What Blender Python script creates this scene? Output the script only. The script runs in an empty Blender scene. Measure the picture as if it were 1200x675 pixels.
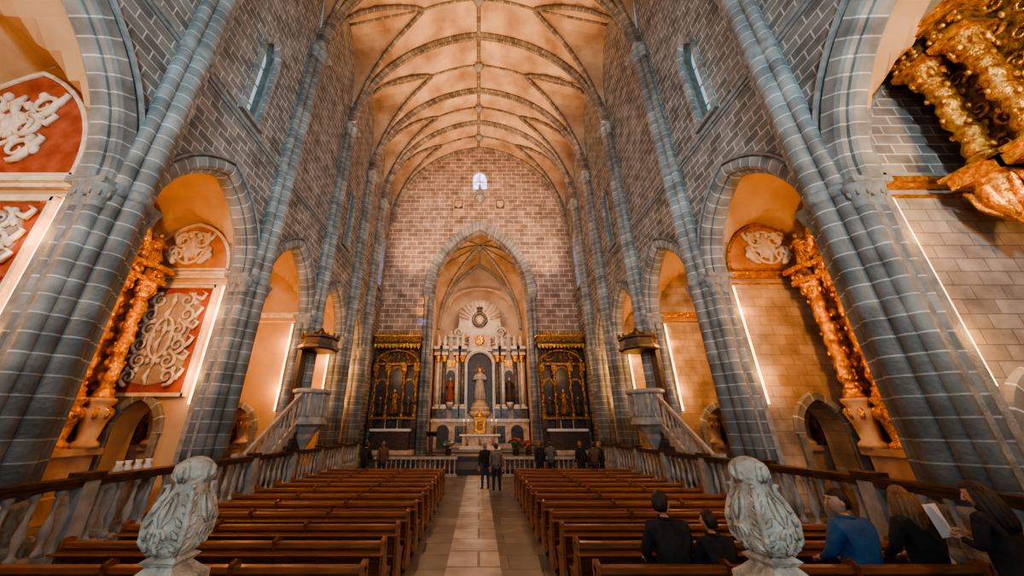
import bpy, math, random
from mathutils import Vector, Matrix
random.seed(7)
S=bpy.context.scene
COL=S.collection
pi=math.pi
try: S.view_settings.look='AgX - Medium High Contrast'
except Exception: pass
# ------------------------------------------------------------------ materials
MATS={}
def newmat(name):
    m=bpy.data.materials.new(name); m.use_nodes=True
    nt=m.node_tree; b=nt.nodes['Principled BSDF']
    MATS[name]=m
    return m,nt,b
def setc(sock,c): sock.default_value=(c[0],c[1],c[2],1)
def wallvec(nt):
    tc=nt.nodes.new('ShaderNodeTexCoord')
    sp=nt.nodes.new('ShaderNodeSeparateXYZ'); nt.links.new(tc.outputs['Object'],sp.inputs[0])
    sn=nt.nodes.new('ShaderNodeSeparateXYZ'); nt.links.new(tc.outputs['Normal'],sn.inputs[0])
    ab=nt.nodes.new('ShaderNodeMath'); ab.operation='ABSOLUTE'; nt.links.new(sn.outputs[0],ab.inputs[0])
    gt=nt.nodes.new('ShaderNodeMath'); gt.operation='GREATER_THAN'; gt.inputs[1].default_value=.6; nt.links.new(ab.outputs[0],gt.inputs[0])
    mx=nt.nodes.new('ShaderNodeMix'); nt.links.new(gt.outputs[0],mx.inputs[0]); nt.links.new(sp.outputs[0],mx.inputs[2]); nt.links.new(sp.outputs[1],mx.inputs[3])
    cb=nt.nodes.new('ShaderNodeCombineXYZ'); nt.links.new(mx.outputs[0],cb.inputs[0]); nt.links.new(sp.outputs[2],cb.inputs[1])
    return cb.outputs[0],tc
def brickmat(name,c1,c2,mo,bw,rh,ms,mode='wall',rough=.8,bump=.4,bias=0.0):
    m,nt,b=newmat(name)
    if mode=='wall': vec,tc=wallvec(nt)
    elif mode=='z':
        tc=nt.nodes.new('ShaderNodeTexCoord'); sp=nt.nodes.new('ShaderNodeSeparateXYZ'); nt.links.new(tc.outputs['Object'],sp.inputs[0])
        cb=nt.nodes.new('ShaderNodeCombineXYZ'); cb.inputs[0].default_value=20.3; nt.links.new(sp.outputs[2],cb.inputs[1]); vec=cb.outputs[0]
    elif mode=='uv':
        tc=nt.nodes.new('ShaderNodeTexCoord'); sp=nt.nodes.new('ShaderNodeSeparateXYZ'); nt.links.new(tc.outputs['UV'],sp.inputs[0])
        cb=nt.nodes.new('ShaderNodeCombineXYZ'); cb.inputs[0].default_value=20.3; nt.links.new(sp.outputs[0],cb.inputs[1]); vec=cb.outputs[0]
    elif mode=='floor':
        tc=nt.nodes.new('ShaderNodeTexCoord'); vec=tc.outputs['Object']
    br=nt.nodes.new('ShaderNodeTexBrick'); nt.links.new(vec,br.inputs['Vector'])
    setc(br.inputs['Color1'],c1); setc(br.inputs['Color2'],c2); setc(br.inputs['Mortar'],mo)
    br.inputs['Scale'].default_value=1; br.inputs['Brick Width'].default_value=bw; br.inputs['Row Height'].default_value=rh
    br.inputs['Mortar Size'].default_value=ms; br.inputs['Mortar Smooth'].default_value=.15; br.inputs['Bias'].default_value=bias
    no=nt.nodes.new('ShaderNodeTexNoise'); no.inputs['Scale'].default_value=1.6; no.inputs['Detail'].default_value=8
    nt.links.new(tc.outputs['Object'],no.inputs['Vector'])
    mr=nt.nodes.new('ShaderNodeMapRange'); nt.links.new(no.outputs[0],mr.inputs[0]); mr.inputs[1].default_value=.3; mr.inputs[2].default_value=.7; mr.inputs[3].default_value=.55; mr.inputs[4].default_value=1.35
    mx=nt.nodes.new('ShaderNodeMix'); mx.data_type='RGBA'; mx.blend_type='MULTIPLY'; mx.inputs[0].default_value=1
    nt.links.new(br.outputs[0],mx.inputs[6]); nt.links.new(mr.outputs[0],mx.inputs[7]); nt.links.new(mx.outputs[2],b.inputs['Base Color'])
    n2=nt.nodes.new('ShaderNodeTexNoise'); n2.inputs['Scale'].default_value=14; n2.inputs['Detail'].default_value=4; nt.links.new(tc.outputs['Object'],n2.inputs['Vector'])
    ad=nt.nodes.new('ShaderNodeMath'); ad.operation='MULTIPLY_ADD'; nt.links.new(n2.outputs[0],ad.inputs[0]); ad.inputs[1].default_value=.8; nt.links.new(br.outputs[1],ad.inputs[2])
    bu=nt.nodes.new('ShaderNodeBump'); bu.inputs['Strength'].default_value=bump; bu.inputs['Distance'].default_value=.03; nt.links.new(ad.outputs[0],bu.inputs['Height']); nt.links.new(bu.outputs[0],b.inputs['Normal'])
    b.inputs['Roughness'].default_value=rough
    return m
def noisemat(name,c1,c2,scale=4,rough=.6,metal=0,bump=.2,lo=.35,hi=.65,stretch=None,bscale=None,coat=0):
    m,nt,b=newmat(name)
    tc=nt.nodes.new('ShaderNodeTexCoord'); mp=nt.nodes.new('ShaderNodeMapping'); nt.links.new(tc.outputs['Object'],mp.inputs[0])
    if stretch: mp.inputs['Scale'].default_value=stretch
    no=nt.nodes.new('ShaderNodeTexNoise'); no.inputs['Scale'].default_value=scale; no.inputs['Detail'].default_value=6; nt.links.new(mp.outputs[0],no.inputs['Vector'])
    cr=nt.nodes.new('ShaderNodeValToRGB'); cr.color_ramp.elements[0].position=lo; cr.color_ramp.elements[1].position=hi
    cr.color_ramp.elements[0].color=(*c1,1); cr.color_ramp.elements[1].color=(*c2,1)
    nt.links.new(no.outputs[0],cr.inputs[0]); nt.links.new(cr.outputs[0],b.inputs['Base Color'])
    n2=nt.nodes.new('ShaderNodeTexNoise'); n2.inputs['Scale'].default_value=bscale or scale*4; n2.inputs['Detail'].default_value=3; nt.links.new(mp.outputs[0],n2.inputs['Vector'])
    bu=nt.nodes.new('ShaderNodeBump'); bu.inputs['Strength'].default_value=bump; bu.inputs['Distance'].default_value=.03; nt.links.new(n2.outputs[0],bu.inputs['Height']); nt.links.new(bu.outputs[0],b.inputs['Normal'])
    b.inputs['Roughness'].default_value=rough; b.inputs['Metallic'].default_value=metal
    if coat: b.inputs['Coat Weight'].default_value=coat; b.inputs['Coat Roughness'].default_value=.15
    return m
def emitmat(name,c,st):
    m,nt,b=newmat(name); setc(b.inputs['Base Color'],c); setc(b.inputs['Emission Color'],c); b.inputs['Emission Strength'].default_value=st; return m
brickmat('wall_blocks',(.15,.14,.125),(.26,.24,.215),(.52,.50,.46),.55,.27,.017)
brickmat('grey_blocks',(.24,.21,.18),(.34,.30,.26),(.16,.145,.13),.55,.27,.012)
brickmat('end_blocks',(.25,.175,.135),(.40,.29,.22),(.68,.55,.44),.85,.42,.030)
brickmat('chapel_blocks',(.34,.24,.15),(.46,.34,.22),(.28,.20,.13),.6,.3,.012)
brickmat('shaft_stone',(.21,.22,.21),(.30,.31,.295),(.56,.59,.57),50,.33,.014,'z',bump=.5)
brickmat('voussoir_stone',(.20,.205,.195),(.28,.285,.27),(.55,.57,.54),50,.33,.016,'uv',bump=.5)
brickmat('rib_stone',(.15,.125,.105),(.24,.20,.16),(.46,.38,.30),50,.5,.022,'uv')
brickmat('floor_slabs',(.06,.057,.055),(.15,.14,.13),(.03,.027,.025),1.2,.8,.02,'floor',rough=.35,bump=.1)
brickmat('aisle_slabs',(.27,.27,.265),(.44,.435,.42),(.09,.085,.08),3.0,.9,.03,'floor',rough=.38,bump=.1)
noisemat('vault_plaster',(.28,.165,.095),(.64,.46,.31),.6,.85,lo=.3,hi=.66,bump=.35,bscale=5)
noisemat('chapel_plaster',(.48,.29,.14),(.64,.43,.24),.8,.85)
noisemat('apse_plaster',(.45,.32,.24),(.60,.46,.35),.8,.85)
noisemat('gilding',(.45,.17,.02),(.98,.56,.14),11,.26,.85,.9,bscale=30)
noisemat('gilding_dark',(.07,.03,.012),(.48,.24,.06),7,.42,.5,.8,bscale=24)
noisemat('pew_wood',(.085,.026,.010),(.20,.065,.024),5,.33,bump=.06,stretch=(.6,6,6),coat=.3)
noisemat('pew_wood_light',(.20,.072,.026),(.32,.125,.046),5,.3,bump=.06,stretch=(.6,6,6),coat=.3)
noisemat('dark_wood',(.030,.015,.008),(.085,.042,.020),6,.4,bump=.3)
noisemat('white_marble',(.44,.39,.34),(.62,.56,.49),3,.4,bump=.15)
noisemat('warm_marble',(.40,.26,.17),(.60,.44,.32),3,.4,bump=.15)
noisemat('dark_marble',(.03,.032,.034),(.13,.12,.12),5,.25,bump=.03)
noisemat('pink_marble',(.20,.11,.09),(.34,.20,.16),4,.3,bump=.03)
noisemat('rail_marble',(.24,.23,.215),(.38,.365,.34),4,.5,bump=.2)
noisemat('newel_stone',(.30,.245,.185),(.58,.50,.41),9,.8,bump=.7,bscale=36)
noisemat('fresco_red',(.26,.045,.02),(.42,.10,.04),3,.7)
noisemat('fresco_orange',(.45,.17,.05),(.60,.30,.11),2,.7)
noisemat('fresco_cream',(.62,.50,.36),(.80,.70,.55),5,.7,bump=.4)
noisemat('stucco_grey',(.52,.48,.44),(.70,.66,.60),5,.7,bump=.3)
noisemat('stucco_dark',(.30,.25,.21),(.42,.36,.31),5,.7,bump=.3)  # darker brown-grey stucco tone: panel grounds, pulpit parts, altar statue
noisemat('stone_trim',(.19,.195,.185),(.30,.305,.29),6,.75,bump=.5)
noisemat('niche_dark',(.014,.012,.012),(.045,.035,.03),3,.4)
noisemat('skin',(.50,.28,.19),(.58,.34,.24),6,.5,bump=.05)
noisemat('eye_dark',(.01,.01,.01),(.02,.02,.02),6,.3)
noisemat('lip',(.35,.12,.10),(.40,.15,.12),6,.5)
noisemat('hair_dark',(.012,.009,.008),(.05,.035,.028),20,.5,stretch=(6,6,.6))
noisemat('hair_brown',(.10,.05,.025),(.26,.14,.07),20,.5,stretch=(6,6,.6))
noisemat('hair_grey',(.12,.11,.10),(.22,.20,.19),20,.5)
noisemat('cloth_black',(.010,.010,.013),(.025,.025,.03),10,.85)
noisemat('cloth_blue',(.008,.07,.21),(.015,.12,.32),8,.6)
noisemat('cloth_grey',(.10,.10,.10),(.16,.16,.155),10,.85)
noisemat('cloth_denim',(.02,.035,.07),(.04,.06,.11),20,.85)
noisemat('cloth_brown',(.08,.05,.035),(.13,.08,.05),10,.85)
noisemat('shoe',(.012,.01,.01),(.03,.025,.02),10,.5)
noisemat('robe_red',(.20,.04,.02),(.32,.08,.04),6,.6)
noisemat('flower_red',(.55,.02,.02),(.75,.08,.04),20,.6)
noisemat('leaf_green',(.02,.08,.02),(.06,.16,.04),12,.6)
noisemat('paper',(.75,.80,.85),(.85,.88,.92),3,.6,bump=0)
noisemat('linen',(.60,.57,.52),(.70,.67,.62),3,.8)
emitmat('led_strip',(1,.42,.11),11)
emitmat('candle_glow',(1,.55,.2),12)
emitmat('lancet_glass',(.50,.78,.86),.4)
def stained(name,st):
    m,nt,b=newmat(name); tc=nt.nodes.new('ShaderNodeTexCoord'); vo=nt.nodes.new('ShaderNodeTexVoronoi'); vo.inputs['Scale'].default_value=4.5
    nt.links.new(tc.outputs['Object'],vo.inputs['Vector'])
    sp=nt.nodes.new('ShaderNodeSeparateColor'); nt.links.new(vo.outputs['Color'],sp.inputs[0])
    cr=nt.nodes.new('ShaderNodeValToRGB'); cr.color_ramp.interpolation='CONSTANT'; e=cr.color_ramp.elements
    e[0].color=(.10,.25,1,1); e[1].position=.4; e[1].color=(.6,.85,1,1)
    x=e.new(.65); x.color=(.02,.08,.7,1); x=e.new(.82); x.color=(1,.75,.35,1); x=e.new(.93); x.color=(.8,.1,.3,1)
    nt.links.new(sp.outputs[0],cr.inputs[0]); nt.links.new(cr.outputs[0],b.inputs['Emission Color']); b.inputs['Emission Strength'].default_value=st
stained('stained_glass',2.4)
# ------------------------------------------------------------------ mesh builder
class MB:
    def __init__(s): s.v=[];s.f=[];s.m=[];s.uv=[];s.sm=[];s.mats=[];s.M=Matrix.Identity(4)
    def mi(s,n):
        if n not in s.mats: s.mats.append(n)
        return s.mats.index(n)
    def add(s,vs,fs,mat,uvs=None,smooth=False):
        o=len(s.v); M=s.M
        s.v+= [M@Vector(v) for v in vs]
        s.uv+= uvs if uvs else [(0,0)]*len(vs)
        k=s.mi(mat)
        for f in fs:
            s.f.append([i+o for i in f]); s.m.append(k); s.sm.append(smooth)
    def box(s,x0,x1,y0,y1,z0,z1,mat):
        s.add([(x0,y0,z0),(x1,y0,z0),(x1,y1,z0),(x0,y1,z0),(x0,y0,z1),(x1,y0,z1),(x1,y1,z1),(x0,y1,z1)],
              [(0,3,2,1),(4,5,6,7),(0,1,5,4),(1,2,6,5),(2,3,7,6),(3,0,4,7)],mat)
    def lathe(s,cx,cy,prof,mat,seg=16,smooth=True,sx=1,sy=1,rot=0,twist=0,tamp=0):
        vs=[];fs=[];n=len(prof)
        for i,(r,z) in enumerate(prof):
            ox=math.cos(twist*z)*tamp*1; oy=math.sin(twist*z)*tamp
            for k in range(seg):
                a=rot+2*pi*k/seg; vs.append((cx+ox+r*math.cos(a)*sx,cy+oy+r*math.sin(a)*sy,z))
        for i in range(n-1):
            for k in range(seg):
                k2=(k+1)%seg; fs.append((i*seg+k,i*seg+k2,(i+1)*seg+k2,(i+1)*seg+k))
        fs.append(tuple(range(seg-1,-1,-1))); fs.append(tuple((n-1)*seg+k for k in range(seg)))
        s.add(vs,fs,mat,None,smooth)
    def ell(s,c,r,mat,seg=10,rings=7):
        vs=[];fs=[]
        for i in range(rings+1):
            t=pi*i/rings
            for k in range(seg):
                a=2*pi*k/seg; vs.append((c[0]+r[0]*math.sin(t)*math.cos(a),c[1]+r[1]*math.sin(t)*math.sin(a),c[2]-r[2]*math.cos(t)))
        for i in range(rings):
            for k in range(seg):
                k2=(k+1)%seg; fs.append((i*seg+k,i*seg+k2,(i+1)*seg+k2,(i+1)*seg+k))
        s.add(vs,fs,mat,None,True)
    def tube(s,pts,r,mat,seg=6,smooth=True):
        pts=[Vector(p) for p in pts]; n=len(pts)
        if not isinstance(r,(list,tuple)): r=[r]*n
        t0=(pts[1]-pts[0]).normalized(); up=Vector((0,0,1)) if abs(t0.z)<.9 else Vector((1,0,0))
        nx=t0.cross(up).normalized(); L=0; vs=[];fs=[];uv=[]
        for i,p in enumerate(pts):
            t=(pts[min(i+1,n-1)]-pts[max(i-1,0)])
            if t.length<1e-9: t=t0
            t.normalize(); nx=(nx-t*nx.dot(t)).normalized(); ny=t.cross(nx)
            if i: L+=(p-pts[i-1]).length
            for k in range(seg):
                a=2*pi*k/seg; vs.append(p+(nx*math.cos(a)+ny*math.sin(a))*r[i]); uv.append((L,k/seg))
        for i in range(n-1):
            for k in range(seg):
                k2=(k+1)%seg; fs.append((i*seg+k,i*seg+k2,(i+1)*seg+k2,(i+1)*seg+k))
        fs.append(tuple(range(seg-1,-1,-1))); fs.append(tuple((n-1)*seg+k for k in range(seg)))
        s.add(vs,fs,mat,uv,smooth)
    def prism(s,poly,mapf,d0,d1,mat):
        n=len(poly); vs=[mapf(a,b,d0) for a,b in poly]+[mapf(a,b,d1) for a,b in poly]
        fs=[tuple(range(n)),tuple(range(2*n-1,n-1,-1))]+[(i,(i+1)%n,n+(i+1)%n,n+i) for i in range(n)]
        s.add(vs,fs,mat)
    def arch(s,mapf,c,hw,spring,rise,prof,mat,n=14,smooth=False):
        R=(rise*rise+hw*hw)/(2*hw); L=R*math.acos(max(-1,min(1,(R-hw)/R)))
        rows=[]
        for (a,b) in prof:
            e=math.acos(max(-1,min(1,(R-hw)/(R+a)))); P=[]
            for k in range(n+1):
                ph=pi-e*k/n; P.append((c-hw+R+(R+a)*math.cos(ph),spring+(R+a)*math.sin(ph)))
            for k in range(n-1,-1,-1):
                P.append((2*c-P[k][0],P[k][1]))
            rows.append([(mapf(t,z,b)) for t,z in P])
        m=2*n+1; q=len(prof); vs=[];uv=[]
        for j in range(q):
            for i in range(m): vs.append(rows[j][i]); uv.append((L*2*i/(m-1),j/q))
        fs=[]
        for j in range(q):
            j2=(j+1)%q
            for i in range(m-1): fs.append((j*m+i,j*m+i+1,j2*m+i+1,j2*m+i))
        fs.append(tuple(j*m for j in range(q))); fs.append(tuple(j*m+m-1 for j in range(q)))
        s.add(vs,fs,mat,uv,smooth)
    def build(s,name,loc=(0,0,0),rotz=0,bevel=0):
        me=bpy.data.meshes.new(name); me.from_pydata([tuple(v) for v in s.v],[],s.f)
        for n in s.mats: me.materials.append(MATS[n])
        me.polygons.foreach_set('material_index',s.m); me.polygons.foreach_set('use_smooth',s.sm)
        ul=me.uv_layers.new(name='UVMap'); lv=[0]*len(me.loops); me.loops.foreach_get('vertex_index',lv)
        fl=[]
        for i in lv: fl+=[s.uv[i][0],s.uv[i][1]]
        ul.data.foreach_set('uv',fl)
        me.validate()
        return place(name,me,loc,rotz,bevel)
def place(name,me,loc=(0,0,0),rotz=0,bevel=0,scale=1):
    o=bpy.data.objects.new(name,me); COL.objects.link(o); o.location=loc; o.rotation_euler=(0,0,rotz); o.scale=(scale,)*3
    if bevel:
        b=o.modifiers.new('bevel','BEVEL'); b.width=bevel; b.segments=2; b.limit_method='ANGLE'
    return o
def azh(o,t):
    R=(o['rise']**2+o['hw']**2)/(2*o['hw']); v=R*R-(abs(t-o['c'])+R-o['hw'])**2
    return o['sp']+math.sqrt(max(0,v))
def OP(c,hw,z0,sp,rise,g=None): return dict(c=c,hw=hw,z0=z0,sp=sp,rise=rise,glass=g)
def wall(mb,mapf,t0,t1,z0,ztop,ops,depth,mat,rmat=None,extra=()):
    rmat=rmat or mat; bp={t0,t1}|set(extra)
    for o in ops:
        for k in range(21): bp.add(o['c']-o['hw']*math.cos(pi*k/20))
    k=t0
    while k<t1: bp.add(k); k+=.5
    bp=sorted(b for b in bp if t0-1e-6<=b<=t1+1e-6)
    for a,b in zip(bp,bp[1:]):
        if b-a<1e-6: continue
        mid=(a+b)/2; za=[z0];zb=[z0]
        cov=sorted([o for o in ops if abs(mid-o['c'])<o['hw']],key=lambda o:o['z0'])
        for o in cov:
            la=max(z0,o['z0']); ha,hb=azh(o,a),azh(o,b)
            za+=[la,ha]; zb+=[la,hb]
            if depth:
                mb.add([mapf(a,ha,0),mapf(b,hb,0),mapf(b,hb,depth),mapf(a,ha,depth)],[(0,1,2,3)],rmat)
                if la>z0: mb.add([mapf(a,la,0),mapf(b,la,0),mapf(b,la,depth),mapf(a,la,depth)],[(0,1,2,3)],rmat)
        za.append(ztop(a)); zb.append(ztop(b))
        for i in range(0,len(za),2):
            if za[i+1]-za[i]>1e-4 or zb[i+1]-zb[i]>1e-4:
                mb.add([mapf(a,za[i],0),mapf(b,zb[i],0),mapf(b,zb[i+1],0),mapf(a,za[i+1],0)],[(0,1,2,3)],mat)
    if depth:
        for o in ops:
            for e in (-1,1):
                t=o['c']+e*o['hw']; la=max(z0,o['z0'])
                mb.add([mapf(t,la,0),mapf(t,o['sp'],0),mapf(t,o['sp'],depth),mapf(t,la,depth)],[(0,1,2,3)],rmat)
# ------------------------------------------------------------------ dims
W=7.5; WD=.5; SPR=18.4; RISE=8.4; PIL=[-6.0,-1.2,6.0,10.5,14.8,18.8,21.8,24.8]; YE=24.8
def P(u,w=W,rise=RISE):
    R=(rise*rise+w*w)/(2*w); return math.sqrt(max(0,R*R-(min(1,abs(u))*w+R-w)**2))/rise
SL=.30
def vz(x,y):
    i=max(k for k in range(len(PIL)-1) if PIL[k]<=y+1e-6) if y<YE else len(PIL)-2
    hw=(PIL[i+1]-PIL[i])/2; c=(PIL[i+1]+PIL[i])/2
    return SPR+RISE*max(P(x/W),P((y-c)/hw)*(1-SL*abs(x)/W))
def wtop(y): return vz(W,y)+.15
# ------------------------------------------------------------------ floor
mb=MB(); mb.box(-6.5,6.5,-6,25,-.3,0,'floor_slabs'); mb.build('floor')
mb=MB(); mb.box(-.62,.42,-2,21.5,.001,.012,'aisle_slabs'); mb.build('floor_aisle_runner')
mb=MB()
for sd in (-1,1):
    x0,x1=sorted((sd*6.5,sd*13.4)); mb.box(x0,x1,-6,25,-.3,.5,'floor_slabs')
mb.build('floor_side_platform')
mb=MB()
for i,(y,z) in enumerate([(21.6,.3),(22.0,.6),(22.4,.9)]): mb.box(-6.5,6.5,y,25.4,z-.3,z,'floor_slabs')
mb.box(-4.4,4.4,25.4,34,0,.9,'floor_slabs')
mb.build('floor_sanctuary_steps')
# ------------------------------------------------------------------ side walls
ARCH=[OP(2.4,3.05,.5,7.0,3.8),OP(8.22,1.75,.5,7.0,2.55),OP(12.65,1.68,.5,7.0,2.5),OP(16.8,1.52,.5,7.0,2.35),OP(20.3,1.0,.5,7.0,1.9)]
LAN=[OP(8.25,.34,11.9,14.9,.7),OP(16.8,.34,11.9,14.9,.7),OP(23.2,.6,12.2,15.4,1.0)]
for sd,nm in ((-1,'left'),(1,'right')):
    mp=lambda t,z,d,sd=sd:(sd*(W+d),t,z)
    mb=MB(); wall(mb,mp,-6,YE,.5,wtop,ARCH+LAN,WD,'wall_blocks','stone_trim',PIL)
    x0,x1=sorted((sd*(W-.12),sd*(W+.05))); mb.box(x0,x1,-6,YE,11.44,11.58,'stone_trim')
    x0,x1=sorted((sd*(W-.07),sd*(W+.05))); mb.box(x0,x1,-6,YE,11.34,11.44,'stone_trim')
    for o in ARCH:
        big=o['hw']>2
        k=1.35 if big else 1
        mb.arch(mp,o['c'],o['hw'],o['sp'],o['rise'],[(-.02,-.02),(.0,-.07),(.06*k,-.11),(.26*k,-.11),(.30*k,-.05),(.30*k,.03),(-.02,.03)],'voussoir_stone')
        mb.arch(mp,o['c'],o['hw'],o['sp'],o['rise'],[(-.12,.12),(-.12,.36),(.02,.36),(.02,.06),(-.06,.06)],'voussoir_stone')
        mb.arch(mp,o['c'],o['hw']+.33*k,o['sp'],o['rise']+.38*k,[(0,-.05),(0,-.10),(.07,-.13),(.07,.03),(0,.03)],'stone_trim')
    for o in LAN:
        mb.arch(mp,o['c'],o['hw'],o['sp'],o['rise'],[(.0,-.04),(.14,-.08),(.14,.03),(-.05,.05)],'voussoir_stone',n=8)
        for e in (-1,1):
            t=o['c']+e*(o['hw']+.07)
            x0,x1=sorted((sd*(W-.08),sd*(W+.03))); mb.box(x0,x1,t-.09,t+.09,o['z0'],o['sp'],'shaft_stone')
        x0,x1=sorted((sd*(W-.14),sd*(W+.03)))
        mb.box(x0,x1,o['c']-o['hw']-.2,o['c']+o['hw']+.2,o['z0']-.15,o['z0'],'stone_trim')
    mb.build('wall_'+nm)
    for i,o in enumerate(LAN):
        g=MB(); x=sd*(W+.42)
        pts=[(o['c']-o['hw'],o['z0']),(o['c']+o['hw'],o['z0'])]+[(o['c']+o['hw']*math.cos(pi*k/12),azh(o,o['c']+o['hw']*math.cos(pi*k/12))) for k in range(13)]
        g.prism(pts,lambda a,b,d,x=x:(x+d,a,b),-.01,.01,'stained_glass' if i==2 else 'lancet_glass')
        g.box(x-.03,x+.03,o['c']-.03,o['c']+.03,o['z0'],o['sp']+o['rise'],'stone_trim')
        for zz in (12.8,13.7,14.6): g.box(x-.03,x+.03,o['c']-o['hw'],o['c']+o['hw'],zz,zz+.05,'stone_trim')
        g.build('window_%d'%(i+1+(3 if sd>0 else 0)))
# ------------------------------------------------------------------ pillars
def pillar_mesh():
    mb=MB()
    mb.box(-.05,WD,-.42,.42,.5,7.0,'shaft_stone')
    mb.box(-.10,.1,-.38,.38,6.9,SPR+.1,'shaft_stone')
    for (x,y,r,zt) in [(-.26,0,.20,SPR),(-.13,.27,.145,SPR),(-.13,-.27,.145,SPR),(-.03,.46,.13,6.6),(-.03,-.46,.13,6.6),(.26,.46,.12,6.6),(.26,-.46,.12,6.6)]:
        mb.lathe(x,y,[(r,1.4),(r,zt)],'shaft_stone',14)
        mb.lathe(x,y,[(r+.08,.5),(r+.08,.95),(r+.05,1.0),(r+.09,1.1),(r+.04,1.22),(r+.05,1.32),(r,1.42)],'stone_trim',14)
        if zt<10:
            mb.lathe(x,y,[(r,6.42),(r+.03,6.45),(r+.01,6.5),(r+.02,6.62),(r+.10,6.85),(r+.12,6.92)],'stone_trim',12)
            for k in range(8):
                a=k*pi/4; mb.ell((x+math.cos(a)*(r+.05),y+math.sin(a)*(r+.05),6.74),(.035,.035,.09),'stone_trim',6,4)
        else:
            mb.lathe(x,y,[(r,11.28),(r+.05,11.36),(r+.06,11.5),(r+.03,11.62),(r,11.66)],'stone_trim',12)
            mb.lathe(x,y,[(r,6.8),(r+.04,6.88),(r+.05,7.0),(r,7.08)],'stone_trim',12)
            mb.lathe(x,y,[(r,SPR-.55),(r+.04,SPR-.5),(r+.01,SPR-.42),(r+.04,SPR-.25),(r+.09,SPR-.08),(r+.1,SPR)],'stone_trim',12)
    mb.box(-.22,WD+.05,-.66,-.32,6.92,7.05,'stone_trim'); mb.box(-.22,WD+.05,.32,.66,6.92,7.05,'stone_trim')
    mb.box(-.56,.1,-.5,.5,SPR,SPR+.12,'stone_trim')
    mb.lathe(-.1,0,[(.74,.5),(.74,.8),(.69,.86)],'stone_trim',8,False,sx=.75,sy=1,rot=pi/8)
    o=mb.build('stone_pillar'); return o
p0=pillar_mesh(); p0.location=(W,6.0,0)
for sd in (1,-1):
    for y in PIL[1:-1]:
        if sd==1 and y==6.0: continue
        place('stone_pillar',p0.data,(sd*W,y,0),0 if sd==1 else pi)
# ------------------------------------------------------------------ vault
mb=MB(); NX=48; ys=[]
for a,b in zip(PIL,PIL[1:]):
    for k in range(14): ys.append((a+(b-a)*(.5-.5*math.cos(pi*k/14))))
ys.append(YE)
xs=[-W*math.cos(pi*k/NX) for k in range(NX+1)]
vs=[(x,y,vz(x,y)) for y in ys for x in xs]; n=NX+1
mb.add(vs,[(j*n+i,j*n+i+1,(j+1)*n+i+1,(j+1)*n+i) for j in range(len(ys)-1) for i in range(NX)],'vault_plaster')
mb.build('ceiling')
mb=MB()
for y in PIL[1:]:
    mb.arch(lambda t,z,d,y=y:(t,y+d,z),0,W-.26,SPR+.1,RISE-.22,[(-.08,-.12),(-.08,.12),(.02,.24),(.32,.24),(.32,-.24),(.02,-.24)],'rib_stone',n=22)
    mb.arch(lambda t,z,d,y=y:(t,y+d,z),0,W-.36,SPR+.1,RISE-.32,[(-.07,-.05),(-.07,.05),(.02,.1),(.02,-.1)],'rib_stone',n=22)
for a,b in zip(PIL[1:],PIL[2:]):
    c=(a+b)/2; hw=(b-a)/2
    for sx in (-1,1):
        for sy in (-1,1):
            pts=[]
            for k in range(25):
                u=math.sin(k/24*pi/2); q=P(1-u)
                lo,hi=0,1
                for _ in range(30):
                    m=(lo+hi)/2
                    if P(m)>q*(1-SL*m): lo=m
                    else: hi=m
                x=lo; pts.append((sx*x*W*.985,c+sy*(1-u)*hw*.985,SPR+RISE*P(x)-.05))
            mb.tube(pts,.12,'rib_stone',6)
    for sx in (-1,1):
        mb.tube([(sx*W*k/10,c,vz(W*k/10,c)-.04) for k in range(11)],.08,'rib_stone',6)
    mb.lathe(0,c,[(.05,SPR+RISE-.42),(.3,SPR+RISE-.34),(.34,SPR+RISE-.15),(.2,SPR+RISE)],'stone_trim',12)
mb.tube([(0,-6+k*.5,SPR+RISE-.06) for k in range(62)],.12,'rib_stone',6)
mb.build('vault_ribs')
# ------------------------------------------------------------------ end wall
CH=OP(.1,3.75,.9,12.0,6.0)
mp=lambda t,z,d:(t,YE+d,z)
mb=MB()
wall(mb,mp,-W,W,0,lambda t:SPR+RISE*P(t/W)+.1,[CH,OP(.1,.62,22.1,23.2,.75)],.9,'end_blocks')
mb.arch(mp,.1,3.75,12.0,6.0,[(-.02,-.05),(.05,-.16),(.3,-.2),(.62,-.2),(.68,-.1),(.68,.03),(-.02,.03)],'voussoir_stone',n=20)
mb.arch(mp,.1,3.55,12.0,5.75,[(-.05,.25),(.0,.18),(.22,.14),(.22,.5),(-.05,.5)],'rib_stone',n=20)
for e in (-1,1):
    for (dx,dy,r) in ((3.72,.35,.16),(3.85,.02,.15),(4.15,-.08,.13)):
        mb.lathe(.1+e*dx,YE+dy,[(r,.9),(r,11.6)],'shaft_stone',10)
        mb.lathe(.1+e*dx,YE+dy,[(r,11.5),(r+.12,11.9),(r+.14,12.05)],'stone_trim',10)
for x in (-1.75,1.85):
    mb.box(x-.46,x+.46,YE-.1,YE,19.85,20.95,'warm_marble'); mb.box(x-.36,x+.36,YE-.13,YE-.09,19.95,20.85,'dark_marble')
    mb.prism([(x-.3,20.7),(x+.3,20.7),(x+.3,20.3),(x,20.0),(x-.3,20.3)],mp,-.22,-.08,'warm_marble')
mb.lathe(.1,YE-.2,[(.05,20.5),(.3,20.8),(.42,21.0),(.42,21.15)],'stone_trim',10)
mb.lathe(.1,YE-.25,[(.3,21.15),(.26,21.6),(.15,22.0),(.05,22.05)],'stone_trim',10); mb.ell((.1,YE-.25,22.2),(.13,.13,.17),'stone_trim')
mb.build('wall_end')
g=MB(); g.prism([(-.52,22.1),(.72,22.1)]+[(.1+.62*math.cos(pi*k/12),azh(OP(.1,.62,22.1,23.2,.75),.1+.62*math.cos(pi*k/12))) for k in range(13)],mp,.1,.13,'stained_glass')
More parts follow.
